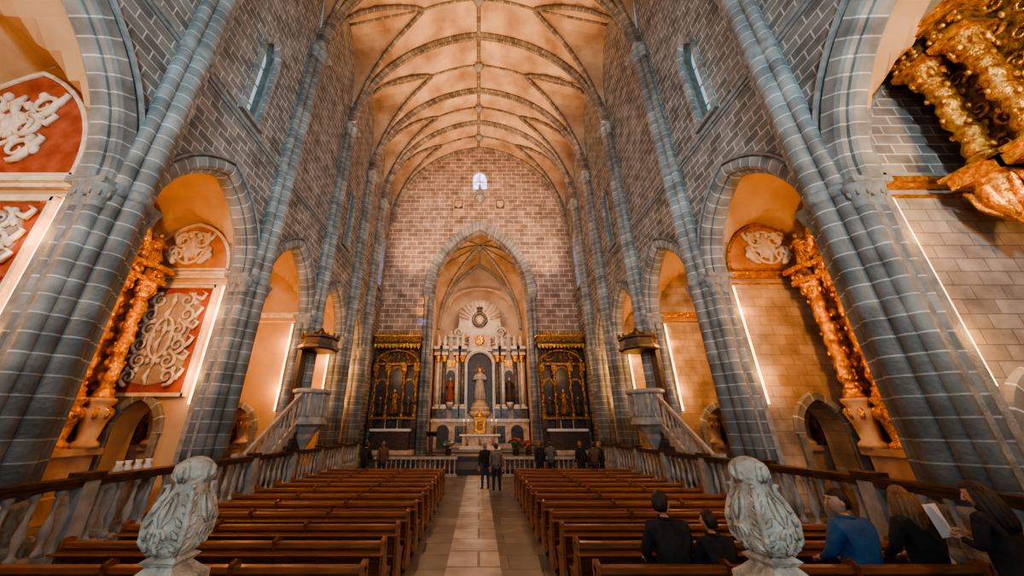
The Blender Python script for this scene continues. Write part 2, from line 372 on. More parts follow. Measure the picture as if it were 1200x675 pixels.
g.box(.07,.13,YE+.06,YE+.12,22.1,23.9,'stone_trim'); g.box(-.5,.7,YE+.06,YE+.12,22.9,22.96,'stone_trim')
g.build('window_7')
# ------------------------------------------------------------------ chancel
mb=MB(); cw=4.25; cy=29.1; cd=4.3
def cz(x,y): return 11.6+7.2*max(P(x/cw,cw,7.2),P((y-cy)/cd,cd,7.2))
for sd in (-1,1):
    wall(mb,lambda t,z,d,sd=sd:(.1+sd*(cw+d),t,z),YE+.9,cy+cd,.9,lambda y:cz(cw,y)+.1,[],.5,'apse_plaster')
wall(mb,lambda t,z,d:(.1+t,cy+cd,z),-cw,cw,.9,lambda t:cz(t,cy+cd)+.1,[],.5,'apse_plaster')
mb.build('wall_chancel')
mb=MB(); vs=[];N=28
for j in range(N+1):
    for i in range(N+1):
        x=-cw*math.cos(pi*i/N); y=max(YE+.5,cy-cd*math.cos(pi*j/N)); vs.append((.1+x,y,cz(x,y)))
mb.add(vs,[(j*(N+1)+i,j*(N+1)+i+1,(j+1)*(N+1)+i+1,(j+1)*(N+1)+i) for j in range(N) for i in range(N)],'vault_plaster')
for sx in (-1,1):
    for sy in (-1,1):
        mb.tube([(.1+sx*cw*(1-k/20)*.98,cy+sy*cd*(1-k/20)*.98,11.55+7.2*P(1-k/20,cw,7.2)) for k in range(21)],.12,'rail_marble',6)
        mb.tube([(.1+sx*cw*.5*(1-k/12),cy+sy*cd*(1-k/12)*.98,cz(cw*.5*(1-k/12),cy+sy*cd*(1-k/12)*.98)-.03) for k in range(13)],.09,'rail_marble',6)
        mb.tube([(.1+sx*cw*(1-k/12)*.98,cy+sy*cd*.5*(1-k/12),cz(cw*(1-k/12)*.98,cy+sy*cd*.5*(1-k/12))-.03) for k in range(13)],.09,'rail_marble',6)
mb.tube([(.1,YE+.9+k*.7,18.75) for k in range(12)],.1,'rail_marble',6)
mb.tube([(.1+cw*(k/6-1),cy,18.75) for k in range(13)],.1,'rail_marble',6)
mb.arch(lambda t,z,d:(.1+t,cy+cd+d,z),0,cw-.1,11.6,7.1,[(-.2,-.3),(-.2,0),(.05,0),(.05,-.3)],'rail_marble')
mb.lathe(.1,cy,[(.05,18.3),(.35,18.4),(.4,18.8)],'stone_trim',12)
mb.build('ceiling_chancel')
# ------------------------------------------------------------------ decorative helpers
def spiral(mapf,cx,cz,r,d,st,turns=1.4,n=18,dep=-.05):
    out=[]
    for k in range(n+1):
        u=k/n; a=st+d*turns*2*pi*u; rr=r*(1-.82*u); out.append(mapf(cx+rr*math.cos(a),cz+rr*math.sin(a),dep))
    return out
def scrolls(mb,mapf,cx,cz,w,h,n,mat,th=.05):
    for i in range(n):
        hh=h/n; z=cz-h/2+(i+.5)*hh; r=min(w*.23,hh*.52)
        off=w*.26 if i%2==0 else w*.2
        for e in (-1,1):
            d=e*(1 if i%2==0 else -1)
            mb.tube(spiral(mapf,cx+e*off,z,r,d,pi/2 if i%2 else -pi/2),[th*(1.3-.9*k/18) for k in range(19)],mat,5)
            mb.tube([mapf(cx+e*off,z+(r if i%2 else -r),-.04),mapf(cx+e*w*.42,z+r*.2,-.06),mapf(cx+e*w*.46,z+r*.9,-.05),mapf(cx+e*w*.38,z+r*1.3,-.04)],[th*.7,th*1.3,th,th*.4],mat,5)
            for q in range(3):
                a=q*1.1+i; p=mapf(cx+e*(off+math.cos(a)*r*1.1),z+math.sin(a)*r*1.0,-.03); mb.ell(p,(th*1.5,th*1.5,th*2.1),mat,6,4)
        mb.tube([mapf(cx,z-hh*.5,-.04),mapf(cx+.06*(-1)**i,z,-.07),mapf(cx,z+hh*.5,-.04)],[th*.6,th*1.6,th*.6],mat,6)
def twistcol(mb,x,y,z0,z1,r,mat,cap=True,tw=7.0,amp=.28):
    n=int((z1-z0)/.07)
    mb.lathe(x,y,[(r*1.5,z0),(r*1.5,z0+.08),(r*1.2,z0+.12),(r*1.35,z0+.2),(r*1.0,z0+.26)],mat,12)
    mb.lathe(x,y,[(r*(1+.12*math.sin((z0+.25+(z1-z0-.7)*k/n)*18)),z0+.25+(z1-z0-.7)*k/n) for k in range(n+1)],mat,12,twist=tw,tamp=r*amp)
    mb.lathe(x,y,[(r*.9,z1-.46),(r*1.15,z1-.42),(r,z1-.36),(r*1.2,z1-.2),(r*1.7,z1-.04),(r*1.75,z1)],mat,12)
    for k in range(8):
        a=k*pi/4; mb.ell((x+math.cos(a)*r*1.35,y+math.sin(a)*r*1.35,z1-.22),(r*.35,r*.35,.11),mat,6,4)
    for k in range(int((z1-z0)/.13)):
        a=k*2.4; z=z0+.35+k*.12
        if z<z1-.5: mb.ell((x+math.cos(a)*r*1.08,y+math.sin(a)*r*1.08,z),(r*.28,r*.28,r*.40),mat,6,4)
def statue(mb,x,y,z,h,mat,mat2=None):
    mat2=mat2 or mat
    mb.lathe(x,y,[(.20*h,z),(.17*h,z+.1*h),(.14*h,z+.35*h),(.12*h,z+.55*h),(.15*h,z+.72*h),(.12*h,z+.8*h),(.04*h,z+.83*h),(.035*h,z+.88*h)],mat,12,sy=.75)
    mb.ell((x,y,z+.925*h),(.055*h,.06*h,.075*h),mat2,10,7)
    for e in (-1,1):
        mb.tube([(x+e*.13*h,y,z+.77*h),(x+e*.19*h,y-.04*h,z+.62*h),(x+e*.07*h,y-.16*h,z+.64*h)],[.045*h,.04*h,.025*h],mat,6)
    for k in range(6):
        a=-pi/2+(k-2.5)*.45; mb.tube([(x+.19*h*math.cos(a),y+.14*h*math.sin(a),z),(x+.12*h*math.cos(a*1.05),y+.1*h*math.sin(a),z+.5*h)],[.025*h,.012*h],mat,5)
# ------------------------------------------------------------------ chapels
def chapel(side,i,yA,yB,o,depth,style):
    nm='left' if side<0 else 'right'
    X0,X1=W+WD,depth; mb=MB()
    hwY=(yB-yA)/2-.35; cY=(yA+yB)/2; cx=(X0+X1)/2; hwX=(X1-X0)/2; r1=max(hwX*1.25,2.0)
    if o['hw']>2: r1=3.5
    r2=max(hwY,o['rise']*hwY/o['hw'])
    def z(x,y): return 7.1+max(r1*P((x-cx)/hwX,hwX,r1),r2*P((y-cY)/hwY,hwY,r2))
    cm='chapel_plaster'; N=20; vs=[]
    for j in range(N+1):
        for k in range(N+1):
            x=cx-hwX*math.cos(pi*k/N); y=cY-hwY*math.cos(pi*j/N); vs.append((side*x,y,z(x,y)))
    mb.add(vs,[(j*(N+1)+k,j*(N+1)+k+1,(j+1)*(N+1)+k+1,(j+1)*(N+1)+k) for j in range(N) for k in range(N)],cm)
    wall(mb,lambda t,zz,d:(side*(X1+d),t,zz),cY-hwY,cY+hwY,.5,lambda y:z(X1,y)+.05,[],.3,'chapel_blocks')
    dc=X0+(.95 if (side>0 and i==0) else 1.5); D=OP(dc,.6,.5,2.35,.85)
    wm='chapel_blocks' if side>0 else 'chapel_plaster'
    if side>0 and i==0: wm='grey_blocks'
    yf=cY+hwY
    mf=lambda t,zz,d:(side*t,yf+d,zz)
    zt=lambda x:z(min(max(x,X0),X1),yf)+.05 if x>=X0 else 7.4
    wall(mb,mf,W+.2,X1,.5,zt,[D],.7,wm)
    wall(mb,lambda t,zz,d:(side*t,cY-hwY+d,zz),W+.2,X1,.5,zt,[OP(X0+(.95 if (side>0 and i==1) else 1.5),.6,.5,2.35,.85)],0,wm)
    mb.arch(mf,dc,.6,2.35,.85,[(0,-.04),(.02,-.1),(.2,-.1),(.24,-.03),(.24,.02),(0,.02)],'voussoir_stone',n=8)
    for e in (-1,1):
        x0,x1=sorted((side*(dc+e*.6),side*(dc+e*.8))); mb.box(x0,x1,yf-.08,yf+.02,.5,2.35,'stone_trim')
    x0,x1=sorted((side*(W+.3),side*X1)); gm='gilding' if side>0 else 'fresco_cream'
    mb.box(x0,x1,yf-.10,yf,6.95,7.05,gm); mb.box(x0,x1,yf-.18,yf,7.05,7.15,gm); mb.box(x0,x1,yf-.05,yf,6.75,6.8,gm)
    if style['lun']:
        lw=hwX*.88; lr=r1*.86
        R=(lr*lr+lw*lw)/(2*lw)
        poly=[(cx-lw,7.25),(cx+lw,7.25)]
        for k in range(1,16):
            t=lw*math.cos(pi*k/16); poly.append((cx+t,7.25+math.sqrt(max(0,R*R-(abs(t)+R-lw)**2))))
        mb.prism(poly,mf,-.05,.01,style['lun'])
        mb.arch(mf,cx,lw,7.25,lr,[(-.06,-.06),(-.06,-.1),(.04,-.1),(.04,-.0)],style['rim'],n=12)
        mb.box(*sorted((side*(cx-lw),side*(cx+lw))),yf-.1,yf-.03,7.22,7.3,style['rim'])
        if style['lun']!='wall_blocks':
            scrolls(mb,lambda t,zz,d:mf(t,zz,d-.05),cx,7.35+lr*.40,lw*1.05,lr*.62,2 if i else 3,style['scr'],.06)
            mb.ell(mf(cx,7.3+lr*.45,-.06),(.3,.08,.4),style['scr'])
            mb.tube([mf(cx+.48*math.cos(k*pi/10),7.3+lr*.45+.6*math.sin(k*pi/10),-.08) for k in range(21)],.05,style['scr'],6)
    if style['panel']:
        pw0,pw1=X0+.35,min(X1-.5,X0+2.75); pc=(pw0+pw1)/2; pw=(pw1-pw0)
        mb.box(*sorted((side*pw0,side*pw1)),yf-.05,yf+.01,3.35,6.65,'fresco_red')
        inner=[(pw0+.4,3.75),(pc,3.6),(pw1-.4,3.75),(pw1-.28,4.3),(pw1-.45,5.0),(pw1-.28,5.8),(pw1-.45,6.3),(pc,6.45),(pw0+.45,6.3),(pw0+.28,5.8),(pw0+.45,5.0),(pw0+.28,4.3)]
        mb.prism(inner,mf,-.075,-.04,'stucco_dark')
        for a,b,c,d in ((pw0,pw1,3.3,3.4),(pw0,pw1,6.6,6.7),(pw0-.03,pw0+.06,3.3,6.7),(pw1-.06,pw1+.03,3.3,6.7)):
            mb.box(*sorted((side*a,side*b)),yf-.12,yf,c,d,style['rim'])
        scrolls(mb,lambda t,zz,d:mf(t,zz,d-.07),pc,5.0,pw*.90,2.8,6,'stucco_grey',.045)
        mb.tube([mf(pc+.30*math.cos(k*pi/10),5.0+.62*math.sin(k*pi/10),-.12) for k in range(21)],.05,'stucco_grey',6)
    mb.build('wall_chapel_%s_%d'%(nm,i+1))
    lb=MB(); xs=X0+.03
    lb.box(*sorted((side*(xs),side*(xs+.08))),yf-.14,yf-.06,3.1,6.65,'led_strip')
    lb.box(*sorted((side*(xs-.05),side*(xs))),yf-.16,yf,3.05,6.7,'stone_trim')
    lb.build('led_wall_lamp')
    # soft washes from the strip fixture over the partition
    for zz in (3.9,5.8):
        L=bpy.data.lights.new('strip_wash','POINT'); L.energy=22; L.color=(1,.45,.12); L.shadow_soft_size=.05
        lo=bpy.data.objects.new('strip_wash',L); COL.objects.link(lo); lo.location=(side*(xs+.16),yf-.32,zz)
    L=bpy.data.lights.new('chapel_lamp','POINT'); L.energy=(330 if i else 480); L.color=(1,.50,.19); L.shadow_soft_size=.12
    lo=bpy.data.objects.new('chapel_lamp',L); COL.objects.link(lo); lo.location=(side*(W+1.3),yA+.75 if i else 1.0,6.0)
for side in (-1,1):
    for i in range(5):
        yA,yB=PIL[i+1],PIL[i+2]; o=ARCH[i]
        dep=11.2
        if i==0: dep=12.6 if side<0 else 11.8
        if side<0: st=dict(lun='fresco_red' if i==0 else 'fresco_orange',rim='fresco_cream',scr='fresco_cream',panel='fresco_red' if i<2 else None)
        else: st=dict(lun='wall_blocks' if i==0 else 'fresco_orange',rim='gilding' if i else 'stone_trim',scr='fresco_cream',panel=None)
        if i>1: st['lun']=None
        chapel(side,i,yA,yB,o,dep,st)
# ------------------------------------------------------------------ gilded side altarpieces
def altarpiece():
    mb=MB(); g='gilding'
    mb.box(-1.45,1.55,-.9,0,0,.5,'warm_marble'); mb.box(-1.3,1.45,-.75,0,.5,1.35,'warm_marble'); mb.box(-1.4,1.55,-.85,0,1.35,1.5,'warm_marble')
    mb.box(-1.35,1.45,-.35,.6,1.5,7.3,'gilding_dark')
    for e in (-1,1):
        for x,y in ((1.22,-.62),(.66,-.45)):
            mb.lathe(e*x,y,[(.30,1.5),(.30,1.6),(.2,1.7),(.26,2.1),(.34,2.35),(.24,2.5),(.32,2.62),(.32,2.7)],'warm_marble' if x>1 else g,12)
            for k in range(8):
                a=k*pi/4; mb.ell((e*x+.27*math.cos(a),y+.27*math.sin(a),2.32),(.08,.08,.16),g,6,4)
            twistcol(mb,e*x,y,2.7,6.0,.16,g,amp=.15)
            mb.box(e*x-.28,e*x+.28,y-.28,0,6.0,6.15,g); mb.box(e*x-.24,e*x+.24,y-.24,0,6.15,6.4,'gilding_dark'); mb.box(e*x-.35,e*x+.35,y-.35,0,6.4,6.55,g)
            for k in range(5): mb.ell((e*x+random.uniform(-.2,.2),y-.24,6.28+random.uniform(-.08,.08)),(.07,.06,.08),g,6,4)
        mb.tube([(e*(1.2-.9*(k/14)),-.4,6.6+1.5*math.sin(k/14*pi/2)) for k in range(15)],[.16-.06*k/14 for k in range(15)],g,8)
        mb.tube(spiral(lambda a,b,d:(a,-.45,b),e*1.15,6.85,.32,e,0,1.5),[.1-.06*k/18 for k in range(19)],g,6)
        statue(mb,e*1.15,-.55,6.55,1.15,g)
        for k in range(9): mb.ell((e*(1.3-.1*k*random.random()),-.35,2.9+k*.36),(.13,.12,.15),g,6,4)
    mb.arch(lambda t,z,d:(t,d,z),0,.42,4.9,.55,[(0,-.4),(0,-.5),(.12,-.5),(.12,-.35)],g,n=8)
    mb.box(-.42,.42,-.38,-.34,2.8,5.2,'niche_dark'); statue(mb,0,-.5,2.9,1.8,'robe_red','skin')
    mb.box(-.5,.5,-.8,-.3,2.6,2.9,g)
    for k in range(40):
        a=random.uniform(0,pi); r=random.uniform(.5,1.15); mb.ell((math.cos(a)*r,-.4,6.8+math.sin(a)*r*1.2),(.11,.1,.13),g,6,4)
    mb.lathe(0,-.4,[(.1,8.0),(.25,8.2),(.12,8.4),(.16,8.55),(.02,8.9)],g,10)
    o=mb.build('gilded_altarpiece'); return o
ap=altarpiece(); first=True
for side in (-1,1):
    for i in range(1,5):
        o=ARCH[i]; loc=(side*10.58,o['c']+.02,.5); rz=-pi/2 if side>0 else pi/2
        sc=1 if i<3 else (.9 if i==3 else .7)
        if first: ap.location=loc; ap.rotation_euler=(0,0,rz); first=False
        else: place('gilded_altarpiece',ap.data,loc,rz,0,sc)
# large gilded retable in the near right chapel
mb=MB(); g='gilding'
mb.box(-1.45,2.6,-.6,0,5.4,9.2,'gilding_dark')
for x in (-1.2,-.55,1.9,2.4):
    mb.lathe(x,-.95,[(.05,4.3),(.12,4.5),(.3,4.8),(.36,5.1),(.3,5.3),(.38,5.5),(.38,5.6)],g,14)
    twistcol(mb,x,-.95,5.6,8.1,.17,g,tw=7,amp=.14)
    mb.box(x-.30,x+.30,-1.28,0,8.1,8.22,g); mb.box(x-.24,x+.24,-1.2,0,8.22,8.6,'gilding_dark'); mb.box(x-.34,x+.34,-1.36,0,8.6,8.7,g); mb.box(x-.40,x+.40,-1.42,0,8.7,8.76,g); mb.box(x-.36,x+.36,-1.36,0,5.3,5.5,g); mb.box(x-.42,x+.42,-1.44,0,5.5,5.58,g)
    for k in range(14): mb.ell((x+random.uniform(-.24,.24),-1.22,8.4+random.uniform(-.12,.12)),(.06,.05,.07),g,7,5)
    for k in range(8):
        a=k*pi/4
        mb.tube([(x+.12*math.cos(a),-.95+.12*math.sin(a),4.5),(x+.34*math.cos(a),-.95+.34*math.sin(a),4.85),(x+.38*math.cos(a),-.95+.38*math.sin(a),5.12),(x+.44*math.cos(a),-.95+.44*math.sin(a),5.2)],[.03,.07,.06,.02],g,6)
for r in range(9):
    for c in range(9):
        x=-1.3+c*.45+(.22 if r%2 else 0); z=5.6+r*.42
        mb.tube(spiral(lambda a,b,d:(a,-.64,b),x,z,.17,1 if (r+c)%2 else -1,r,1.3,12),[.045-.028*k/12 for k in range(13)],g,5)
        mb.ell((x+.2,-.64,z+.12),(.05,.05,.09),g,6,4)
for q in range(8):
    mb.tube(spiral(lambda a,b,d:(-1.5,a,b),-.32,5.6+q*.46,.20,1 if q%2 else -1,0,1.4),[.05-.03*k/18 for k in range(19)],g,6)
for e,x in ((-1,-.8),(1,2.1)):
    for q in range(3): mb.tube(spiral(lambda a,b,d:(a,-.9,b),x+.1*q,9.0+q*.35,.40-.08*q,e,q,1.5),[.10-.06*k/18 for k in range(19)],g,7)
statue(mb,-1.0,-1.1,8.75,1.2,g)
mb.build('gilded_retable',(10.35,3.75,1.35),-pi/2)
# ------------------------------------------------------------------ wooden altarpieces beside the chancel arch
def woodaltar():
    mb=MB(); d='dark_wood'; g='gilding_dark'; G='gilding_dark'
    mb.box(-1.5,1.5,-1.0,0,0,.25,'warm_marble'); mb.box(-1.2,1.2,-1.0,-.3,.25,1.35,'dark_wood'); mb.box(-1.3,1.3,-1.05,-.3,1.35,1.5,'linen')
    mb.box(-1.5,1.5,-.4,0,.25,7.0,d)
    for c in (-.95,0,.95):
        hw=.30 if c else .42; t=5.0 if c==0 else 4.3
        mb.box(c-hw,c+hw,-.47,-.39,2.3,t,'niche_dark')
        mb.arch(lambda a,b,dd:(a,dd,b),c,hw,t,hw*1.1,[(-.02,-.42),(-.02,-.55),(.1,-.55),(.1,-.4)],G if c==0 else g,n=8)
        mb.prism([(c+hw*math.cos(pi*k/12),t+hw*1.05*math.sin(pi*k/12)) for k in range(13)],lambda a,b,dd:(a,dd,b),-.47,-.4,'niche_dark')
        statue(mb,c,-.52,2.4,1.1 if c else 1.6,'dark_wood' if c else 'gilding_dark','skin')
    for x in (-1.4,-.55,.55,1.4):
        twistcol(mb,x,-.6,2.2,5.2,.10,g); mb.box(x-.16,x+.16,-.8,0,1.5,2.2,d)
        mb.box(x-.18,x+.18,-.82,0,5.2,5.6,g)
    mb.box(-1.55,1.55,-.85,0,2.08,2.22,g); mb.box(-1.6,1.6,-.8,0,5.6,5.75,G)
    mb.tube([(1.45*math.cos(pi*k/16),-.7,5.75+.9*math.sin(pi*k/16)) for k in range(17)],.1,G,8)
    for e in (-1,1): mb.tube(spiral(lambda a,b,q:(a,-.6,b),e*.9,6.3,.4,e,0),[.1-.06*k/18 for k in range(19)],g,6)
    scrolls(mb,lambda a,b,q:(a,-.42+q,b),0,6.3,2.2,1.0,1,G,.07)
    mb.box(-1.65,1.65,-1.2,0,7.0,7.15,d); mb.box(-1.6,1.6,-1.15,0,7.15,7.5,g); mb.box(-1.72,1.72,-1.28,0,7.5,7.62,'gilding')
    for k in range(13):
        x=-1.5+k*.25; mb.prism([(x-.12,7.0),(x+.12,7.0),(x+.1,6.8),(x,6.66),(x-.1,6.8)],lambda a,b,q:(a,q,b),-1.2,-1.14,'gilding')
        mb.lathe(x,-1.15,[(.06,7.62),(.08,7.72),(.03,7.8),(.05,7.88),(.005,8.0)],'gilding',6)
    for x in (-.4,.4): mb.lathe(x,-.85,[(.06,1.5),(.02,1.55),(.02,1.8),(.04,1.82),(.015,1.84),(.015,2.05)],'linen',8)
    return mb.build('carved_wood_altar')
wa=woodaltar(); wa.location=(5.75,YE-.05,.9); place('carved_wood_altar',wa.data,(-5.7,YE-.05,.9))
# ------------------------------------------------------------------ high altar
mb=MB(); m='white_marble'; wm='warm_marble'; x0=.1; Y=31.6
M=mb
M.box(x0-4.1,x0+4.1,Y,33.2,.9,9.0,wm)
M.box(x0-4.1,x0+4.1,Y-.8,Y,.9,2.9,wm)
for c in (-3.1,3.1):
    M.box(x0+c-.5,x0+c+.5,Y-.84,Y-.7,.9,2.2,'niche_dark'); M.prism([(x0+c+.5*math.cos(pi*k/10),2.2+.45*math.sin(pi*k/10)) for k in range(11)],lambda a,b,d:(a,Y+d,b),-.84,-.7,'niche_dark')
    M.arch(lambda a,b,d:(a,Y+d,b),x0+c,.5,2.2,.52,[(0,-.9),(.14,-.9),(.14,-.78),(0,-.78)],wm,n=8)
for c in (-1.6,1.6): M.box(x0+c-.5,x0+c+.5,Y-.84,Y-.78,1.3,2.6,'dark_marble')
M.box(x0-4.15,x0+4.15,Y-.95,Y,2.9,3.15,m)
for e in (-1,1):
    for x,mt,r in ((1.55,'dark_marble',.19),(2.05,m,.16),(3.2,'dark_marble',.19),(3.75,m,.16)):
        cxx=x0+e*x
        M.box(cxx-.28,cxx+.28,Y-.85,Y,3.15,4.0,'dark_marble'); M.box(cxx-.32,cxx+.32,Y-.9,Y,3.95,4.1,m)
        M.lathe(cxx,Y-.55,[(r*1.4,4.1),(r*1.4,4.2),(r*1.1,4.3)],m,14)
        M.lathe(cxx,Y-.55,[(r,4.3),(r*1.03,5.5),(r*.88,7.9)],mt,14)
        M.lathe(cxx,Y-.55,[(r,7.9),(r*1.1,8.0),(r*1.2,8.2),(r*1.7,8.45),(r*1.7,8.5)],'gilding',12)
        M.box(cxx-.34,cxx+.34,Y-.95,Y,8.5,8.75,wm); M.box(cxx-.3,cxx+.3,Y-.9,Y,8.75,9.05,'dark_marble'); M.box(cxx-.4,cxx+.4,Y-1.02,Y,9.05,9.3,m)
        M.lathe(cxx,Y-.5,[(.2,9.3),(.12,9.5),(.24,9.8),(.1,10.05),(.14,10.2),(.02,10.5)],m,10)
    c=x0+e*2.62
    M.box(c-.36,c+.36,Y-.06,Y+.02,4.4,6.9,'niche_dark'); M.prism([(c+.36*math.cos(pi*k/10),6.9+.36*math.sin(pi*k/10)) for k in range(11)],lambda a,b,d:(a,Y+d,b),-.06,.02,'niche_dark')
    M.arch(lambda a,b,d:(a,Y+d,b),c,.36,6.9,.38,[(0,-.05),(0,-.16),(.14,-.16),(.14,0)],m,n=8)
    M.lathe(c,Y-.35,[(.06,3.9),(.3,4.3),(.36,4.4),(.36,4.5)],m,12); statue(M,c,Y-.35,4.5,2.1,'robe_red' if e<0 else 'dark_wood','skin')
    M.box(x0+e*2.62-.35,x0+e*2.62+.35,Y-.12,Y,7.6,8.2,'gilding')
M.box(x0-4.2,x0+4.2,Y-.3,33.2,9.0,9.3,m)
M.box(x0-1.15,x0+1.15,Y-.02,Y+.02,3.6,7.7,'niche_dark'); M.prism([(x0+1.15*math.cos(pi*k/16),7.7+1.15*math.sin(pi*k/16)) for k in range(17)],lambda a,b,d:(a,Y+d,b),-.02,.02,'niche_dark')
M.arch(lambda a,b,d:(a,Y+d,b),x0,1.15,7.7,1.18,[(-.03,-.05),(-.03,-.3),(.1,-.4),(.26,-.4),(.26,0)],m,n=12)
for e in (-1,1): M.box(*sorted((x0+e*1.12,x0+e*1.36)),Y-.35,Y,3.15,7.7,m)
for r,z in ((.85,4.1),(.7,4.4),(.52,4.7)): M.lathe(x0,Y-.5,[(r*.95,z-.4),(r,z-.08),(r,z)],wm,16,sy=.6)
M.lathe(x0,Y-.5,[(.5,3.15),(.9,3.5),(.9,3.72)],wm,16,sy=.6)
statue(M,x0,Y-.6,4.7,2.7,'stucco_dark','skin')
M.tube([(x0+.3*math.cos(k*pi/8),Y-.45,7.2+.3*math.sin(k*pi/8)) for k in range(17)],.03,'gilding',6)
for k in range(10):
    a=k*pi/5; M.tube([(x0+.34*math.cos(a),Y-.44,7.2+.34*math.sin(a)),(x0+.52*math.cos(a),Y-.44,7.2+.52*math.sin(a))],[.03,.008],'gilding',5)
poly=[(x0-3.2,9.3),(x0+3.2,9.3),(x0+3.0,10.4),(x0+2.2,10.8),(x0+2.0,12.0)]+[(x0+2.0*math.cos(pi*k/12),12.6+1.6*math.sin(pi*k/12)) for k in range(13)]+[(x0-2.0,12.0),(x0-2.2,10.8),(x0-3.0,10.4)]
M.prism(poly,lambda a,b,d:(a,Y+.5+d,b),0,.5,m)
for k in range(13):
    a=pi*k/12; M.tube([(x0+1.0*math.cos(a),Y+.42,12.2+.9*math.sin(a)),(x0+1.95*math.cos(a),Y+.4,12.6+1.65*math.sin(a))],[.05,.16],m if k%2 else wm,6)
M.tube([(x0+.62*math.cos(k*pi/12),Y+.32,12.2+.66*math.sin(k*pi/12)) for k in range(25)],.15,'dark_marble',8)
M.ell((x0,Y+.4,12.2),(.4,.1,.45),wm); M.lathe(x0,Y+.3,[(.3,12.95),(.2,13.1),(.34,13.4),(.05,13.5)],'dark_marble',10)
for e in (-1,1):
    M.tube(spiral(lambda a,b,d:(a,Y+.35,b),x0+e*2.0,10.9,.55,e,0,1.5),[.16-.1*k/18 for k in range(19)],m,7)
    M.tube(spiral(lambda a,b,d:(a,Y+.35,b),x0+e*1.15,10.1,.45,-e,1,1.5),[.14-.09*k/18 for k in range(19)],wm,7)
    statue(M,x0+e*2.7,Y+.1,9.3,1.7,m)
M.box(x0-1,x0+1,Y-.1,Y+.4,9.3,10.6,wm); M.ell((x0,Y-.15,10.0),(.45,.12,.5),'gilding')
M.tube([(x0+3.0*math.cos(pi*k/20),Y+.45,13.6+1.9*math.sin(pi*k/20)) for k in range(21)],.1,wm,6)
M.build('high_altar')
mb=MB(); mb.box(-1.5,1.7,29.0,29.9,.9,1.15,'white_marble'); mb.box(-1.3,1.5,29.1,29.8,1.15,1.85,'warm_marble'); mb.box(-1.5,1.7,28.95,29.9,1.85,1.97,'linen')
for x in (-.9,.1,1.1): mb.lathe(x,29.07,[(.12,1.2),(.1,1.4),(.14,1.8)],'pink_marble',8)
mb.build('altar_table')
mb=MB()
mb.box(-.5,.7,30.1,30.4,.9,2.0,'white_marble'); mb.box(-.35,.55,30.0,30.4,2.0,2.15,'gilding'); mb.box(-.28,.48,30.02,30.35,2.15,3.1,'gilding'); mb.box(-.15,.35,30.0,30.03,2.25,2.95,'gilding_dark')
for x in (-.32,.52): mb.lathe(x,30.05,[(.06,2.15),(.04,2.3),(.04,2.9),(.08,3.1)],'gilding',8)
mb.box(-.4,.6,29.98,30.4,3.1,3.25,'gilding'); mb.lathe(.1,30.2,[(.2,3.25),(.3,3.3),(.28,3.45),(.15,3.62),(.05,3.75),(.08,3.85),(.01,4.0)],'gilding',12)
mb.build('gold_tabernacle')
for i,x in enumerate((-1.2,-.85,1.05,1.4)):
    mb=MB(); mb.lathe(0,0,[(.12,0),(.1,.05),(.03,.1),(.05,.3),(.025,.5),(.07,.6),(.07,.63)],'gilding',10); mb.lathe(0,0,[(.03,.63),(.03,1.0)],'linen',8); mb.ell((0,0,1.05),(.02,.02,.05),'candle_glow',6,4)
    mb.build('candlestick',(x,29.5,1.97))
def flowers(loc,r,seed,col='flower_red'):
    random.seed(seed); mb=MB(); mb.lathe(0,0,[(.15,0),(.2,.1),(.16,.3),(.22,.35)],'dark_wood',10)
    for k in range(34):
        a=random.uniform(0,2*pi); t=random.uniform(0,1.3); p=(r*math.sin(t)*math.cos(a),r*math.sin(t)*math.sin(a),.45+r*math.cos(t))
        if k%3==0: mb.ell(p,(.11,.11,.06),'leaf_green',6,4)
        else:
            for q in range(5): mb.ell((p[0]+.05*math.cos(q*1.256),p[1]+.05*math.sin(q*1.256),p[2]),(.045,.045,.03),col,5,3)
            mb.tube([(0,0,.3),p],.01,'leaf_green',4)
    mb.build('flower_arrangement',loc)
flowers((2.3,23.4,.9),.5,1); flowers((3.1,23.6,.9),.35,2); flowers((-1.9,23.6,.9),.35,3,'linen')
mb=MB(); mb.box(-.3,.3,-.25,.25,0,.08,'dark_wood'); mb.box(-.1,.1,-.1,.1,.08,1.1,'dark_wood'); mb.prism([(-.28,1.05),(.28,1.3),(.28,1.36),(-.28,1.11)],lambda a,b,d:(d,a,b),-.32,.32,'dark_wood'); mb.box(-.32,.32,-.3,-.26,1.08,1.2,'dark_wood')
mb.build('lectern',(-2.9,22.9,.9),pi)
mb=MB(); mb.box(-.55,.55,-.3,.3,1.0,1.1,'rail_marble'); mb.box(-.4,-.25,-.2,.2,0,1.0,'rail_marble'); mb.box(.25,.4,-.2,.2,0,1.0,'rail_marble'); mb.box(-.45,.45,-.24,.24,0,.1,'rail_marble')
for x in (-.4,-.2,.05,.3): mb.lathe(x,0,[(.06,1.1),(.09,1.16),(.05,1.25),(.07,1.32)],'stucco_grey',8)
mb.build('stone_offering_table',(-7.7,8.6,.5),pi/2)
